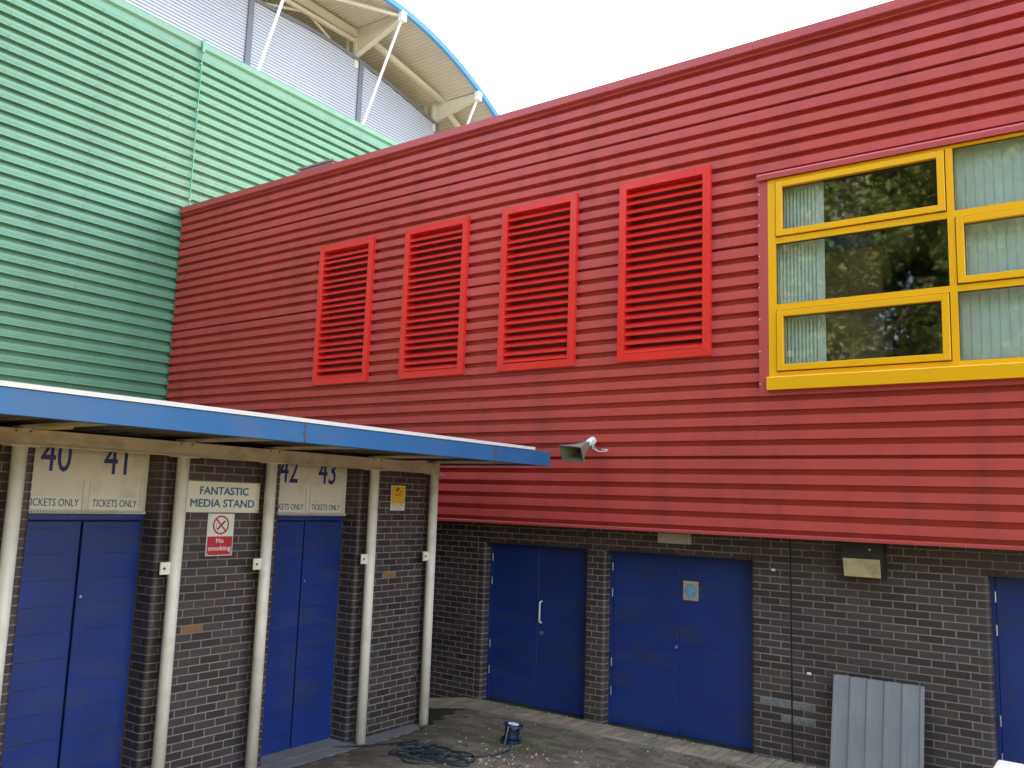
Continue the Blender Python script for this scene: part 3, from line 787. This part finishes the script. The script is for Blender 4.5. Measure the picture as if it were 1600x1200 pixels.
for oi, (a, b) in enumerate(OP+[(0.94, 2.08)]):
    mid = (a+b)/2
    # blue header and leaves
    B(a, b, XD, XD, 0, 0) if False else None
    MB().box(XD-0.06, XD+0.012, a, b, 2.283, 2.330).build('door_header', 'door_blue', tb)
    B(XD-0.2, XD-0.06, a, b, -0.2, 3.0).build('door_backing', 'door_dark', tb)
    for (p, q) in ((a+0.006, mid-0.011), (mid+0.011, b-0.006)):
        d = MB(); zb, zt_ = -0.145, 2.268
        n = 11; hh = (zt_-zb)/n
        d.cbox(XD-0.045, XD, p, q, zb, zt_, 0.004)
        dd = d.build('door', 'door_blue', tb)
        if p > mid: MB().tube([(XD-0.002, p+0.035, 1.62), (XD+0.006, p+0.035, 1.62)], 0.011, 10).build('keyhole', 'steel', dd)
        for k in range(1, n+1):
            z = zb+hh*k-0.06
            y0 = p+random.uniform(0.02, 0.12)*(1 if p < mid-0.2 else 2.0); y1 = q-random.uniform(0.02, 0.2)
            B(XD+0.0005, XD+0.0016, y0, y1, z, z+0.006).build('seam', 'door_dark', dd)
    # ticket panel above
    if oi < 2:
        pn = MB().cbox(XD-0.04, XD+0.03, a+0.002, b-0.004, 2.336, 3.0, 0.003).build('ticket_panel', 'panel_cream', tb)
        MB().prism([(XD+0.031, 2.338), (XD+0.055, 2.338), (XD+0.055, 2.352), (XD+0.036, 2.368), (XD+0.031, 2.368)], 'y', a+0.002, b-0.012).build('ledge', 'panel_cream', pn)
        dm = MB()
        for k in range(44): dm.box(XD+0.0555, XD+0.0565, a+0.02+0.0245*k, a+0.032+0.0245*k, 2.356-0.0135, 2.3515)
        stuff(dm.build('ledge_marks', 'dark_text', pn))
        nums = (('40', '41'), ('42', '43'))[oi]
        off = a-3.46
        for k in range(2):
            y0 = (3.60, 4.155)[k]+off; y1 = (3.985, 4.525)[k]+off
            ya = (3.485, 4.055)[k]+off
            B(XD+0.031, XD+0.034, ya, y1, 2.374, 2.480).build('label_strip', 'label_white', pn)
            text_mesh('TICKETS ONLY', 'dark_text', on_T(XD+0.035, ya+0.025, 2.398), y1-ya-0.05, 0.064, parent=pn)
            text_mesh(nums[k], 'navy_text', on_T(XD+0.032, y0, 2.690), 0.26 if nums[k] != '41' else 0.22, 0.30, parent=pn, bold=0.004)
            for yy in (ya-0.010, y1+0.003): B(XD+0.031, XD+0.040, yy, yy+0.007, 2.372, 2.640).build('holder_rail', 'panel_cream', pn)
            B(XD+0.031, XD+0.040, ya, y1, 2.3685, 2.3735).build('holder_rail', 'panel_cream', pn)
    # threshold slab
    B(XD-0.05, XT+0.02, a+0.01, b-0.01, -0.3, zg(-8)+0.016).build('threshold', 'concrete', tb)

# canopy: posts, beam, rafters, roof, blue fascia
cn = thing('entrance_canopy', 'flat canopy with blue fascia on slim cream posts along the turnstiles', 'canopy', (-6.5, 5, zg(-8)))
XP, XF = -7.13, -5.65
POSTS = [0.75, 2.2, 3.26, 4.716, 5.729, 7.205, 8.26]
for y in POSTS:
    m = MB().tube([(XP, y, zg(XP)-0.01), (XP, y, 2.868)], 0.056, 20, caps=True); m.smooth = False
    p = m.build('post', 'post_cream', cn)
    for f in p.data.polygons: f.use_smooth = abs(f.normal.z) < 0.5
    MB().cbox(XP-0.005, XP+0.010, y-0.15, y-0.045, 1.81, 1.92, 0.003).build('bracket_plate', 'post_cream', p)
    MB().tube([(XP+0.010, y-0.112, 1.865), (XP+0.016, y-0.112, 1.865)], 0.012, 8).build('bolt', 'rust', p)
    MB().box(XT+0.008, XP-0.05, y-0.02, y+0.02, 1.84, 1.89).build('wall_tie', 'post_cream', p)
    MB().cbox(XP-0.07, XP+0.07, y-0.11, y+0.12, 2.868, 2.876, 0.002).build('head_plate', 'post_cream', p)
bm_ = MB()
for z0, z1, xa, xb in ((2.877, 2.885, XP-0.05, XP+0.065), (2.885, 3.0, XP+0.012, XP+0.035), (3.0, 3.008, XP-0.05, XP+0.05)): bm_.box(xa, xb, 0.3, 8.31, z0, z1)
bm_.build('beam', 'beam_cream', cn)
lp = MB()
for y in POSTS:
    for dy in (-0.06, 0.05): lp.tube([(XP+0.036, y+dy, 2.99), (XP+0.042, y+dy, 2.99)], 0.009, 6)
stuff(lp.build('rust_bolts', 'rust', cn))
for y in POSTS:
    MB().box(XP-0.1, XF-0.02, y-0.03, y+0.03, 3.0085, 3.035).build('rafter', 'beam_cream', cn)
rf = MB(); yy = 0.2
prof = []
while yy < 8.6: prof += [(yy, 3.095), (yy+0.08, 3.095), (yy+0.10, 3.06), (yy+0.15, 3.06), (yy+0.17, 3.095)]; yy += 0.2
n = len(prof)
rf.add([(x, p, z) for x in (-7.6, XF-0.012) for p, z in prof], [(i, i+1, n+i+1, n+i) for i in range(n-1)])
rf.build('roof_sheet', 'canopy_soffit', cn)
B(-7.6, XF-0.012, 0.2, 8.62, 3.125, 3.16).build('roof_deck', 'roof_felt', cn)
FJ = [0.2, 2.3, 4.86, 7.55, 8.64]
for a, b in zip(FJ, FJ[1:]):
    MB().prism([(XF-0.01, 2.995), (XF, 2.998), (XF, 3.162), (XF-0.01, 3.166), (XF-0.05, 3.166), (XF-0.05, 3.16), (XF-0.012, 3.158), (XF-0.012, 3.003), (XF-0.06, 3.003), (XF-0.06, 2.995)], 'y', a+0.002, b-0.002).build('fascia', 'fascia_blue', cn)
    if b < 8.5:
        rs = MB()
        for k in range(7): rs.cbox(XF+0.0005, XF+0.004, b-0.018+random.uniform(-.02, .02), b+random.uniform(0.004, 0.02), 3.003+0.022*k, 3.012+0.022*k+random.uniform(0, 0.008), 0.001)
        stuff(rs.build('rust_spots', 'rust', cn))
MB().prism([(XF-0.16, 3.168), (XF+0.008, 3.168), (XF+0.012, 3.200), (XF-0.16, 3.205)], 'y', 0.2, 8.30).build('edge_trim', 'white_paint', cn)
B(-7.58, XF-0.03, 8.62, 8.64, 3.0, 3.16).build('end_fascia', 'fascia_blue', cn)
yl = thing('yellow_box', 'small yellow box tucked above the beam under the canopy', 'box', (-7.2, 3.4, 3.0))
MB().cbox(-7.10, -6.72, 3.33, 3.46, 3.012, 3.055, 0.006).build('body', 'yellow_plastic', yl)
B(-7.09, -6.73, 3.461, 3.468, 3.018, 3.05).build('cover', 'dark_grey', yl)

# ------------------------------------------------------------------ signs
sx = XT+0.006
sg = thing('name_sign', 'cream board reading FANTASTIC MEDIA STAND on the dark brick pier', 'sign', (sx, 5.27, 2.36))
MB().cbox(sx-0.004, sx+0.008, 4.80, 5.70, 2.366, 2.660, 0.002).build('board', 'sign_cream', sg)
text_mesh('FANTASTIC', 'teal_text', on_T(sx+0.009, 5.0, 2.535), 0.56, 0.078, parent=sg, bold=0.02)
text_mesh('MEDIA STAND', 'teal_text', on_T(sx+0.009, 4.905, 2.415), 0.735, 0.078, parent=sg, bold=0.02)
for yy in (4.82, 5.68):
    for z in (2.385, 2.64): disc_T(MB(), sx+0.0085, yy, z, 0.006, n=8).build('screw', 'dark_grey', sg)
ns = thing('no_smoking_sign', 'white and red No smoking sign below the cream name board', 'sign', (sx, 5.27, 1.95))
MB().cbox(sx-0.004, sx+0.004, 5.118, 5.419, 1.950, 2.354, 0.001).build('plate', 'sign_white', ns)
B(sx+0.0045, sx+0.0055, 5.126, 5.411, 1.958, 2.135).build('red_panel', 'sign_red', ns)
disc_T(MB(), sx+0.0045, 5.268, 2.245, 0.092, 0.076, 36).build('prohibition_ring', 'sign_red', ns)
MB().bar((sx+0.0075, 5.268-0.058, 2.245+0.058), (sx+0.0075, 5.268+0.058, 2.245-0.058), 0.002, 0.015, up=(0, 1, 1)).build('prohibition_bar', 'sign_red', ns)
MB().bar((sx+0.0055, 5.268-0.040, 2.245-0.045), (sx+0.0055, 5.268+0.045, 2.245+0.040), 0.002, 0.015, up=(0, -1, 1)).build('cigarette', 'sign_black', ns)
smk = MB()
for k in range(5): disc_T(smk, sx+0.0045, 5.215+0.006*(k % 2), 2.205+0.014*k, 0.006, n=8)
smk.build('smoke', 'sign_grey', ns)
text_mesh('No', 'sign_white', on_T(sx+0.007, 5.225, 2.072), 0.085, 0.046, parent=ns, bold=0.02)
text_mesh('smoking', 'sign_white', on_T(sx+0.007, 5.139, 1.985), 0.26, 0.062, parent=ns, bold=0.02)
for yy in (5.14, 5.397):
    for z in (1.972, 2.334): disc_T(MB(), sx+0.0058, yy, z, 0.006, n=8).build('screw', 'sign_white' if z < 2 else 'pale_panel', ns)
cs = thing('cctv_sign', 'small yellow camera warning sign on the right hand brick pier', 'sign', (sx, 7.75, 2.41))
MB().cbox(sx-0.004, sx+0.004, 7.634, 7.879, 2.412, 2.712, 0.001).build('plate', 'label_white', cs)
B(sx+0.0045, sx+0.0055, 7.642, 7.871, 2.495, 2.704).build('yellow_panel', 'sign_yellow', cs)
ic = MB().bar((sx+0.0065, 7.715, 2.645), (sx+0.0065, 7.765, 2.685), 0.002, 0.022, up=(0, -1, 1)); ic.bar((sx+0.0065, 7.765, 2.650), (sx+0.0065, 7.80, 2.632), 0.002, 0.009, up=(0, 1, 1))
ic.build('camera_symbol', 'sign_black', cs)
text_mesh('CCTV', 'sign_black', on_T(sx+0.006, 7.708, 2.590), 0.085, 0.022, parent=cs)
ln = MB()
for k, (a, b) in enumerate(((7.655, 7.858), (7.67, 7.85), (7.665, 7.84), (7.66, 7.855))): ln.box(sx+0.006, sx+0.0068, a, b, 2.568-0.018*k-0.004, 2.568-0.018*k)
ln.box(sx+0.0045, sx+0.0053, 7.655, 7.858, 2.474, 2.486); ln.box(sx+0.0045, sx+0.0053, 7.655, 7.858, 2.455, 2.460); ln.box(sx+0.0045, sx+0.0053, 7.69, 7.82, 2.430, 2.436)
stuff(ln.build('print_lines', 'faded_orange', cs))
ds = thing('door_sign', 'faded square sign with pale blue disc on the wide blue door', 'sign', (-4.2, yd, 1.6))
ya_, zc_ = yd-0.004, 1.60
cxs = -4.27
MB().cbox(cxs-0.095, cxs+0.095, ya_-0.002, ya_+0.004, zc_-0.11, zc_+0.11, 0.002).build('plate', 'faded_orange', ds)
nn = 30
MB().prism([(cxs+0.082*math.cos(2*math.pi*k/nn), zc_+0.085*math.sin(2*math.pi*k/nn)) for k in range(nn)], 'y', ya_-0.004, ya_-0.0025).build('disc', 'faded_blue', ds)
lm_ = MB()
for k in range(3): lm_.box(cxs-0.03+0.006*k, cxs+0.03-0.004*k, ya_-0.0052, ya_-0.0042, zc_+0.03-0.03*k, zc_+0.036-0.03*k)
stuff(lm_.build('faded_print', 'pale_panel', ds))

# ------------------------------------------------------------------ fittings on the red building
fl = thing('bulkhead_light', 'dark bulkhead light with stained yellow diffuser under the red cladding', 'light', (-2.28, YB, 2.0))
MB().prism([(YB-0.002, 2.30), (YB-0.16, 2.28), (YB-0.17, 2.115), (YB-0.13, 1.915), (YB-0.002, 1.905)], 'x', -2.475, -2.075).build('housing', 'housing_black', fl)
MB().prism([(YB-0.172, 2.105), (YB-0.182, 2.10), (YB-0.145, 1.925), (YB-0.135, 1.92)], 'x', -2.460, -2.105).build('diffuser', 'diffuser', fl)
MB().tube([(-2.20, YB-0.168, 2.20), (-2.20, YB-0.176, 2.20)], 0.010, 8).build('screw', 'steel', fl)
pb = thing('wall_box', 'flat pale grey box on brick under the red cladding above the doors', 'box', (-4.4, YB, 2.2))
MB().cbox(-4.60, -4.195, YB-0.07, YB-0.001, 2.14, 2.262, 0.006).build('body', 'pale_panel', pb); B(-4.59, -4.205, YB-0.074, YB-0.0705, 2.15, 2.252).build('cover', 'pale_panel', pb)

hn = thing('horn_loudspeaker', 'grey rectangular horn loudspeaker with white cable at the canopy end', 'loudspeaker', (-5.4, 9.1, 3.2))
ax = Vector((-0.16, -0.86, -0.42)).normalized(); sd = ax.cross(Vector((0, 0, 1))).normalized(); up = sd.cross(ax)
sd = (sd*math.cos(R(6))+up*math.sin(R(6))); up = sd.cross(ax)
tip = Vector((-5.37, 9.06, 3.30))
hm = MB(); secs = []
for k in range(9):
    t = k/8; ww = 0.030+0.135*t**1.7; hh = 0.030+0.065*t**1.5
    c = tip+ax*(0.34*t)
    secs.append([c+sd*(i*ww)+up*(j*hh) for i, j in ((-1, -1), (1, -1), (1, 1), (-1, 1))])
vs_ = [p for s in secs for p in s]
hm.add(vs_, [(4*k+i, 4*k+(i+1) % 4, 4*k+4+(i+1) % 4, 4*k+4+i) for k in range(8) for i in range(4)])
hm.build('horn', 'horn_grey', hn)
lip = MB(); c = tip+ax*0.34
for (i0, j0), (i1, j1) in (((-1, -1), (1, -1)), ((1, -1), (1, 1)), ((1, 1), (-1, 1)), ((-1, 1), (-1, -1))):
    lip.bar(c+sd*i0*0.165+up*j0*0.095, c+sd*i1*0.165+up*j1*0.095, 0.012, 0.012, up=ax)
lip.build('rim', 'horn_grey', hn)
MB().tube([tip+ax*0.12, tip+ax*0.20, tip+ax*0.22], [0.03, 0.03, 0.005], 12).build('throat_plug', 'horn_dark', hn)
dv = MB().tube([tip-ax*0.10, tip-ax*0.09, tip-ax*0.02, tip+ax*0.03], [0.035, 0.050, 0.050, 0.040], 16); dv.smooth = True
dv.build('driver', 'white_paint', hn)
MB().bar(tip-ax*0.03, (-5.33, YR+0.01, 3.22), 0.03, 0.012).build('bracket', 'steel', hn)
MB().tube([tip-ax*0.06+up*0.02, tip+Vector((0.07, 0.0, 0.03)), tip+Vector((0.05, 0.0, -0.06)), tip+Vector((0.12, 0.02, -0.10)), tip+Vector((0.20, 0.03, -0.10)), tip+Vector((0.235, 0.05, -0.085)), tip+Vector((0.20, 0.08, -0.075)), tip+Vector((0.12, 0.105, -0.07))], 0.006, 8).build('cable', 'cable_white', hn)

# ------------------------------------------------------------------ loose things in the yard
cs_ = thing('corrugated_sheet', 'grey ribbed metal sheet leaning against the brick wall', 'metal sheet', (-2.18, 9.3, zg(-2)))
def lean(x, s, d):                                            # s up the sheet, d out of it
    t = s/1.10
    return (x, 9.17+0.235*t-d*0.98, zg(-2)+0.008+s*0.975)
pr = []; x = -2.605
for k in range(6):
    pr += [(x, 0.0), (x+0.010, 0.018), (x+0.036, 0.018), (x+0.046, 0.0)]; x += 0.163
pr = [p for p in pr if p[0] < -1.752]+[(-1.750, 0.0)]
n = len(pr); H_ = 0.975
tops = [H_+random.uniform(-.0015, .0015) for i in range(n)]
shm = MB()
lv = [0, 0.33, 0.66, 1.0]
for side in (0, 1):
    shm.add([lean(px+0.004*side, tops[i]*q, d-0.0015*side) for q in lv for i, (px, d) in enumerate(pr)], [(r_*n+i, r_*n+i+1, (r_+1)*n+i+1, (r_+1)*n+i) for r_ in range(3) for i in range(n-1)])
shm.build('sheet', 'galv', cs_)

rl = thing('cable_reel', 'small blue cable reel with white label standing on the pavers', 'cable reel', (-5.66, 8.02, zg(-5.7)))
rc = Vector((-5.66, 8.02, zg(-5.66)))
tilt = Vector((0.10, 0.06, 1)).normalized()
a0 = rc+Vector((0, 0, 0.02)); a1 = rc+tilt*0.175
m = MB().tube([a0, a0+tilt*0.022], [0.108, 0.108], 24); m.build('flange', 'reel_blue', rl)
m = MB().tube([a1, a1+tilt*0.022], [0.108, 0.104], 24); m.build('flange', 'reel_blue', rl)
hub = MB().tube([a0+tilt*0.022, a0+tilt*0.06, a0+tilt*0.115, a1], [0.075, 0.06, 0.055, 0.075], 20); hub.smooth = True; hub.build('hub', 'reel_blue', rl)
MB().tube([a1+tilt*0.0225, a1+tilt*0.0245], 0.062, 20).build('label_disc', 'label_white', rl)
wd = MB()
for k in range(5): 
    cc = a0+tilt*(0.045+0.019*k); o_ = tilt.orthogonal().normalized(); p_ = tilt.cross(o_)
    wd.tube([cc+(o_*math.cos(t)+p_*math.sin(t))*0.075 for t in [2*math.pi*j/16 for j in range(17)]], 0.008, 6)
wd.build('wound_cable', 'cable', rl)
MB().tube([a1+Vector((0.02, -0.12, 0.02)), a1+Vector((0.03, -0.15, -0.03)), rc+Vector((0.03, -0.16, 0.02))], 0.008, 6).build('crank', 'dark_grey', rl)
def loop_pts(cx, cy, rx, ry, n=26, ph=0, turns=1.0):
    return [(cx+rx*math.cos(ph+2*math.pi*turns*k/n), cy+ry*math.sin(ph+2*math.pi*turns*k/n)) for k in range(n+1)]
path = loop_pts(-6.55, 7.35, 0.12, 0.10, 18, 0.5, 1.2)+[(-6.35, 7.25), (-6.1, 7.18)]
for k in range(7):
    path += loop_pts(-5.95+random.uniform(-.28, .3), 7.08+random.uniform(-.16, .2), random.uniform(.12, .40), random.uniform(.08, .24), 20, random.uniform(0, 6), 1.1)
path += [(-5.75, 7.2), (-5.5, 7.45), (-5.45, 7.7), (-5.55, 7.86)]
def smooth3(P):
    for _ in range(2):
        Q = [P[0]]
        for a, b in zip(P, P[1:]): Q += [(0.75*a[0]+0.25*b[0], 0.75*a[1]+0.25*b[1]), (0.25*a[0]+0.75*b[0], 0.25*a[1]+0.75*b[1])]
        P = Q+[P[-1]]
    return P
path = smooth3([( -7.25, 6.9), (-7.0, 7.12), (-6.75, 7.25)]+path)
cbm = MB().tube([(x, y, zg(x, y)+0.010+0.012*abs(math.sin(k*0.11))) for k, (x, y) in enumerate(path)], 0.0085, 6); cbm.smooth = True
tag(cbm.build('cable', 'cable'), 'dark green cable lying in loose coils on the pavers', 'cable')
wb = thing('white_box', 'white plastic box rim at the lower right corner by the blue door', 'box', (-0.6, 7.6, zg(0)))
m = MB()
x0, x1, y0, y1, zt = -0.935, 0.10, 7.05, 7.60, 0.735
t = 0.012
m.box(x0+.03, x1-.03, y0+.03, y0+.03+t, zg(0), zt); m.box(x0+.03, x1-.03, y1-.03-t, y1-.03, zg(0), zt); m.box(x0+.03, x0+.03+t, y0+.03+t, y1-.03-t, zg(0), zt); m.box(x1-.03-t, x1-.03, y0+.03+t, y1-.03-t, zg(0), zt)
m.build('bin', 'white_plastic', wb)
MB().cbox(x0, x1, y0, y1, zt+0.002, zt+0.05, 0.015).build('lid', 'white_plastic', wb)

# litter and weeds
lt = MB()
for k in range(230):
    if random.random() < 0.6: x, y = random.gauss(-5.2, 0.5), random.gauss(7.45, 0.3)
    else: x = random.uniform(-6.9, -2.4); y = random.choice([random.uniform(7.0, 9.3), 9.30+random.uniform(0, .14)])
    if y > 9.42 or x < -7: continue
    s = random.uniform(0.004, 0.012)*(2.2 if random.random() < 0.10 else 1)
    z = zg(x, y)+0.003
    n = random.choice((4, 5, 6)); ph = random.uniform(0, 6)
    pts_ = [(x+s*random.uniform(.5, 1.2)*math.cos(ph+2*math.pi*j/n), y+s*random.uniform(.5, 1.2)*math.sin(ph+2*math.pi*j/n)) for j in range(n)]
    lt.prism(pts_, 'z', z, z+random.uniform(0.003, 0.012))
tag(stuff(lt.build('litter', 'litter')), 'scattered white crumbs of plaster and paper on the pavers', 'litter')
wdm = MB()
spots = [(random.gauss(-5.35, .4), random.gauss(8.05, .25), 14) for _ in range(55)]+[(random.uniform(-6.5, -3.4), 8.82+random.uniform(-.02, .02), 8) for _ in range(60)]+[(random.uniform(-7, -2.6), random.uniform(7, 8.8), 5) for _ in range(60)]+[(random.uniform(-7.1, -3.3), 9.42, 7) for _ in range(30)]
for x, y, c in spots:
    for k in range(c):
        a = random.uniform(0, 6.28); h = random.uniform(0.008, 0.06 if c == 14 else 0.035); b = Vector((x+random.uniform(-.04, .04), y+random.uniform(-.03, .03), zg(x, y)-0.004))
        d = Vector((math.cos(a), math.sin(a), 0)); e = d.cross(Vector((0, 0, 1)))*0.003
        wdm.add([b-e, b+e, b+d*h*0.5+Vector((0, 0, h))], [(0, 1, 2)])
tag(stuff(wdm.build('weeds', 'weed')), 'low green weeds and moss growing between the pavers', 'weeds')

# ------------------------------------------------------------------ trees mirrored in the window
def crown_mesh(seed, nl):
    rnd = random.Random(seed); mb = MB()
    lobes = [(Vector((rnd.uniform(-2.4, 2.4), rnd.uniform(-1.8, 1.8), rnd.uniform(2.4, 11.2))), rnd.uniform(0.8, 1.6)) for _ in range(34)]
    for _ in range(nl):
        c, r_ = rnd.choice(lobes)
        d = Vector((rnd.gauss(0, 1), rnd.gauss(0, 1), rnd.gauss(0, 1))).normalized()*r_*rnd.uniform(0.55, 1.0)
        p = c+d
        nrm = (d.normalized()*0.6+Vector((rnd.gauss(0, .6), rnd.gauss(0, .6), rnd.gauss(0, .6)+0.4))).normalized()
        a = nrm.orthogonal().normalized(); ang = rnd.uniform(0, 6.28); b = nrm.cross(a)
        u = a*math.cos(ang)+b*math.sin(ang); v_ = nrm.cross(u)
        l_ = rnd.uniform(0.045, 0.10); w_ = l_*0.5
        mb.add([p-u*l_, p+v_*w_, p+u*l_-nrm*l_*0.3, p-v_*w_], [(0, 1, 2, 3)])
    me = bpy.data.meshes.new('crown'); me.from_pydata(mb.v, [], mb.f); me.materials.append(MATS['leaf']); return me, lobes
crowns = [crown_mesh(3, 45000), crown_mesh(11, 45000)]
for i, (x, y, s, rz) in enumerate(((-10.5, -8.5, 1.3, 0.3), (-6.2, -7.0, 1.35, 2.0), (-2.2, -8.3, 1.25, 4.1), (2.4, -7.3, 1.35, 5.2), (-15.5, -9.5, 1.3, 1.2), (7.5, -8.0, 1.3, 2.9),
        (-13.0, -13.0, 1.5, 0.9), (-8.4, -12.0, 1.5, 3.3), (-4.2, -12.5, 1.45, 5.0), (0.2, -12.0, 1.5, 1.7), (5.0, -12.6, 1.5, 4.4), (-18.5, -14, 1.5, 2.2))):
    me, lobes = crowns[i % 2]
    t = thing('tree', 'leafy green tree seen only as a reflection in the yellow framed window', 'tree', (x, y, zg(x)), 'trees mirrored in the window')
    t.rotation_euler = (0, 0, rz); t.scale = (s, s, s)
    o = bpy.data.objects.new('crown', me); col.objects.link(o); o.parent = t
    tr = MB().tube([(0, 0, -0.2), (0.05, 0, 1.5), (-0.05, 0.1, 4), (0.1, 0, 7.5), (0, 0, 10)], [0.32, 0.26, 0.2, 0.12, 0.03], 10)
    for c, r_ in lobes[:12]: tr.tube([(0.02, 0.03, max(1.8, c.z-2.2)), tuple(c*0.6+Vector((0, 0, c.z*0.36))), tuple(c)], [0.09, 0.05, 0.02], 6)
    tr.smooth = True
    o2 = bpy.data.objects.new('trunk', tr.mesh('trunk', 'bark')); col.objects.link(o2); o2.parent = t
